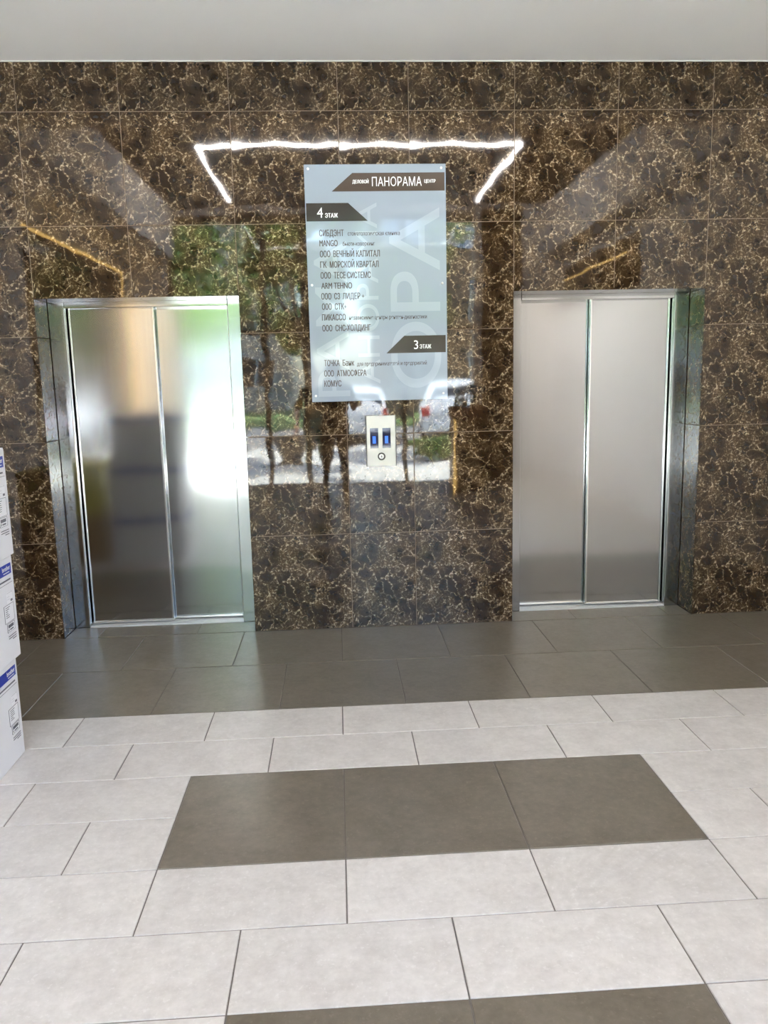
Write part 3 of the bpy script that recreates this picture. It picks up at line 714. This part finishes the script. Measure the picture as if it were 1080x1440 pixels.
# ---- people (seen mirrored in the polished wall)
class Fig:
    def __init__(s): s.c = []
    def cap(s, a, ra, b, rb, lab): s.c.append((Vector(a), ra, Vector(b), rb, lab))
    def chain(s, pts, lab):
        for (a, ra), (b, rb) in zip(pts, pts[1:]): s.cap(a, ra, b, rb, lab)
    def build(s, parent, mats, vox=.0085):
        bm = bmesh.new()
        for a, ra, b, rb, lab in s.c:
            d = b-a; L = d.length; q = d.to_track_quat('Z', 'Y') if L > 1e-6 else Vector((0, 0, 1)).to_track_quat('Z', 'Y')
            n = 14; prof = [(ra*math.sin(t), -ra*math.cos(t)) for t in (0, .4, .8, 1.2)] + [(ra, 0), (rb, L)] + [(rb*math.cos(t), L+rb*math.sin(t)) for t in (.4, .8, 1.2, math.pi/2)]
            rings = []
            for r, z in prof:
                rings.append([bm.verts.new(a+q @ Vector((r*math.cos(2*math.pi*k/n), r*math.sin(2*math.pi*k/n), z))) for k in range(n)] if r > 1e-5 else [bm.verts.new(a+q @ Vector((0, 0, z)))])
            for x, yv in zip(rings, rings[1:]):
                for k in range(n):
                    j = (k+1) % n
                    if len(x) == 1: bm.faces.new([x[0], yv[j], yv[k]])
                    elif len(yv) == 1: bm.faces.new([x[k], x[j], yv[0]])
                    else: bm.faces.new([x[k], x[j], yv[j], yv[k]])
        o = link('tmp', mesh_of(bm, 'tmp'))
        md = o.modifiers.new('r', 'REMESH'); md.mode = 'VOXEL'; md.voxel_size = vox
        sm = o.modifiers.new('s', 'SMOOTH'); sm.factor = .5; sm.iterations = 5
        dg = bpy.context.evaluated_depsgraph_get(); me = bpy.data.meshes.new_from_object(o.evaluated_get(dg)); bpy.data.objects.remove(o)
        nf = len(me.polygons); cen = np.empty(nf*3); me.polygons.foreach_get('center', cen); cen = cen.reshape(-1, 3)
        best = np.full(nf, 1e9); idx = np.zeros(nf, int); names = list(mats)
        for a, ra, b, rb, lab in s.c:
            A, D = np.array(a), np.array(b-a); t = np.clip((cen-A) @ D/max(D @ D, 1e-9), 0, 1)
            dist = np.linalg.norm(cen-A-t[:, None]*D, axis=1)-(ra+(rb-ra)*t)
            k = dist < best; best[k] = dist[k]; idx[k] = names.index(lab)
        me.materials.clear()
        for m_ in mats.values(): me.materials.append(m_)
        me.polygons.foreach_set('material_index', idx.astype(np.int32)); me.polygons.foreach_set('use_smooth', [True]*nf)
        me.update(); me.name = 'body'
        return link('body', me, None, parent)
def hand(f, wrist, fwd, side, nrm, curl=.35):
    """palm from the wrist along fwd; side points to the thumb; nrm is the palm's inner side"""
    w = Vector(wrist); fwd, side, nrm = Vector(fwd).normalized(), Vector(side).normalized(), Vector(nrm).normalized()
    for o in (-.026, -.009, .009, .026): f.cap(w+side*o*.7, .014, w+fwd*.082+side*o, .0125, 'skin')
    for o, L in ((.029, .070), (.010, .078), (-.010, .072), (-.028, .056)):
        p = w+fwd*.084+side*o; d = fwd.copy(); r = .0095
        for k, sgm in enumerate((.45, .32, .25)):
            d = (d+nrm*curl*(k+.6)).normalized(); q = p+d*L*sgm; f.cap(p, r, q, r*.9, 'skin'); p = q; r *= .9
    p = w+fwd*.022+side*.026; d = (side+fwd*.7+nrm*.2).normalized()
    for L in (.038, .028, .022): q = p+d*L; f.cap(p, .0115, q, .0095, 'skin'); p = q; d = (d+fwd*.5+nrm*.25).normalized()
def person(loc, label, H, pose, mats, hair=True):
    e = empty('person', loc); tag(e, label, 'person')
    f = Fig(); s = H/1.78
    V = lambda x, y, z: Vector((x*s, y*s, z*s))
    # legs (feet apart), trunk, neck, head; the figure faces +y
    for k, (hx, kx, ax, ky, ay) in pose['legs'].items():
        f.chain([(V(hx, 0, .92), .092*s), (V(kx, ky, .50), .060*s), (V(ax, ay, .10), .043*s)], 'trousers')
        f.cap(V(kx, ky-.02, .42), .056*s, V((kx+ax)/2, (ky+ay)/2-.025, .33), .054*s, 'trousers')
        sd = 1 if hx > 0 else -1
        f.cap(V(ax, ay-.03, .045), .042*s, V(ax+.02*sd, ay+.15, .035), .036*s, 'shoe'); f.cap(V(ax, ay, .09), .04*s, V(ax+.01*sd, ay+.08, .05), .042*s, 'shoe')
    f.cap(V(-.075, 0, .95), .105*s, V(.075, 0, .95), .105*s, 'trousers')
    f.cap(V(-.06, 0, 1.05), .102*s, V(.06, 0, 1.05), .102*s, 'shirt'); f.cap(V(-.07, 0, 1.20), .105*s, V(.07, 0, 1.20), .105*s, 'shirt')
    f.cap(V(-.10, 0, 1.33), .108*s, V(.10, 0, 1.33), .108*s, 'shirt'); f.cap(V(-.15, -.01, 1.42), .062*s, V(.15, -.01, 1.42), .062*s, 'shirt')
    f.cap(V(0, -.01, 1.42), .062*s, V(0, .015, 1.56), .054*s, 'skin')
    f.cap(V(0, .01, 1.685), .092*s, V(0, .01, 1.675), .092*s, 'skin'); f.cap(V(0, .035, 1.65), .075*s, V(0, .05, 1.60), .052*s, 'skin')
    f.cap(V(0, .10, 1.675), .010*s, V(0, .118, 1.642), .014*s, 'skin')
    f.cap(V(-.022, .094, 1.607), .008, V(.022, .094, 1.607), .008, 'skin')
    for sd in (-1, 1): f.cap(V(.092*sd, .0, 1.665), .014*s, V(.094*sd, -.008, 1.64), .012*s, 'skin')
    for (sh, el, wr, hd) in pose['arms']:
        f.chain([(V(*sh), .060*s), (V(*el), .044*s)], 'shirt' if pose.get('long') else 'upper')
        if not pose.get('long'): f.cap(V(*sh), .066*s, (V(*sh)+V(*el))/2, .057*s, 'shirt')
        f.chain([(V(*el), .043*s), (V(*wr), .028*s)], 'upper')
        hand(f, V(*wr), *hd)
    f.build(e, mats)
    for sd in (-1, 1):
        lathe('eye', [(0, -.011), (.008, -.007), (.011, 0), (.008, .007), (0, .011)], M['plate'], e, V(.034*sd, .088, 1.680), 10)
    # hair: a cap of scalp-hugging hair
    bm = bmesh.new(); n = 20; rings = []
    for i in range(9):
        t = i/8*math.radians(100)
        rings.append([bm.verts.new(V(0, -.004, 1.683)+Vector((.101*s*math.sin(t)*math.cos(2*math.pi*k/n), .106*s*math.sin(t)*math.sin(2*math.pi*k/n), .104*s*math.cos(t)+(max(0, math.sin(2*math.pi*k/n))*.055*s*(i/8)**2)))) for k in range(n)])
    for a, b in zip(rings, rings[1:]):
        for k in range(n): bm.faces.new([a[k], a[(k+1) % n], b[(k+1) % n], b[k]])
    bm.faces.new(rings[0])
    h = link('hair', mesh_of(bm, 'hair', True), M['hair'], e); md = h.modifiers.new('sol', 'SOLIDIFY'); md.thickness = .012
    return e
PH = (-.03, -5.36, 0)
# the one taking the picture: both forearms raised, the phone held upright
person(PH, 'person in dark clothes and jeans holding up a phone with both hands', 1.76,
  {'legs': {'l': (-.09, -.105, -.125, .02, 0), 'r': (.09, .10, .115, .02, 0)}, 'long': False,
   'arms': [((-.19, -.01, 1.42), (-.24, .16, 1.20), (-.065, .44, 1.46), ((.25, .30, .85), (.3, .7, .1), (.9, -.2, -.1), .45)),
            ((.19, -.01, 1.42), (.25, .16, 1.20), (.125, .44, 1.46), ((-.25, .30, .85), (-.3, .7, .1), (-.9, -.2, -.1), .45))]},
  {'trousers': M['navy'], 'shirt': M['black_cloth'], 'shoe': M['shoe'], 'skin': M['skin'], 'upper': M['skin']})
ph = empty('mobile_phone', (0, -4.835, 1.44)); tag(ph, 'black mobile phone held upright by the person in dark clothes', 'phone')
boxes('case', [(-.0375, .0375, -.006, .002, .012, .165)], M['gap'], ph, .002); boxes('screen', [(-.034, .034, -.0066, -.006, .017, .160)], M['display'], ph)
boxes('lens_block', [(-.033, -.008, .002, .004, .125, .158)], M['gap'], ph, .001)
person((-.36, -8.25, -.03), 'person in an olive tee and green trousers standing outside the glass', 1.74,
  {'legs': {'l': (-.09, -.10, -.11, .03, -.02), 'r': (.09, .12, .16, .06, .04)}, 'long': False,
   'arms': [((-.19, -.01, 1.42), (-.27, -.01, 1.13), (-.285, .09, .90), ((-.02, .15, -1), (.25, 1, .1), (1, 0, 0), .35)),
            ((.19, -.01, 1.42), (.26, -.03, 1.13), (.27, .06, .88), ((.02, .15, -1), (-.25, 1, .1), (-1, 0, 0), .3))]},
  {'trousers': M['teal'], 'shirt': M['olive'], 'shoe': M['shoe'], 'skin': M['skin'], 'upper': M['skin']})
fd = boxes('document_folder', [(-.690, -.676, -8.30, -8.02, .58, .84)], M['orange'], bevel=.002); tag(fd, 'orange folder carried by the person in the olive tee', 'folder')
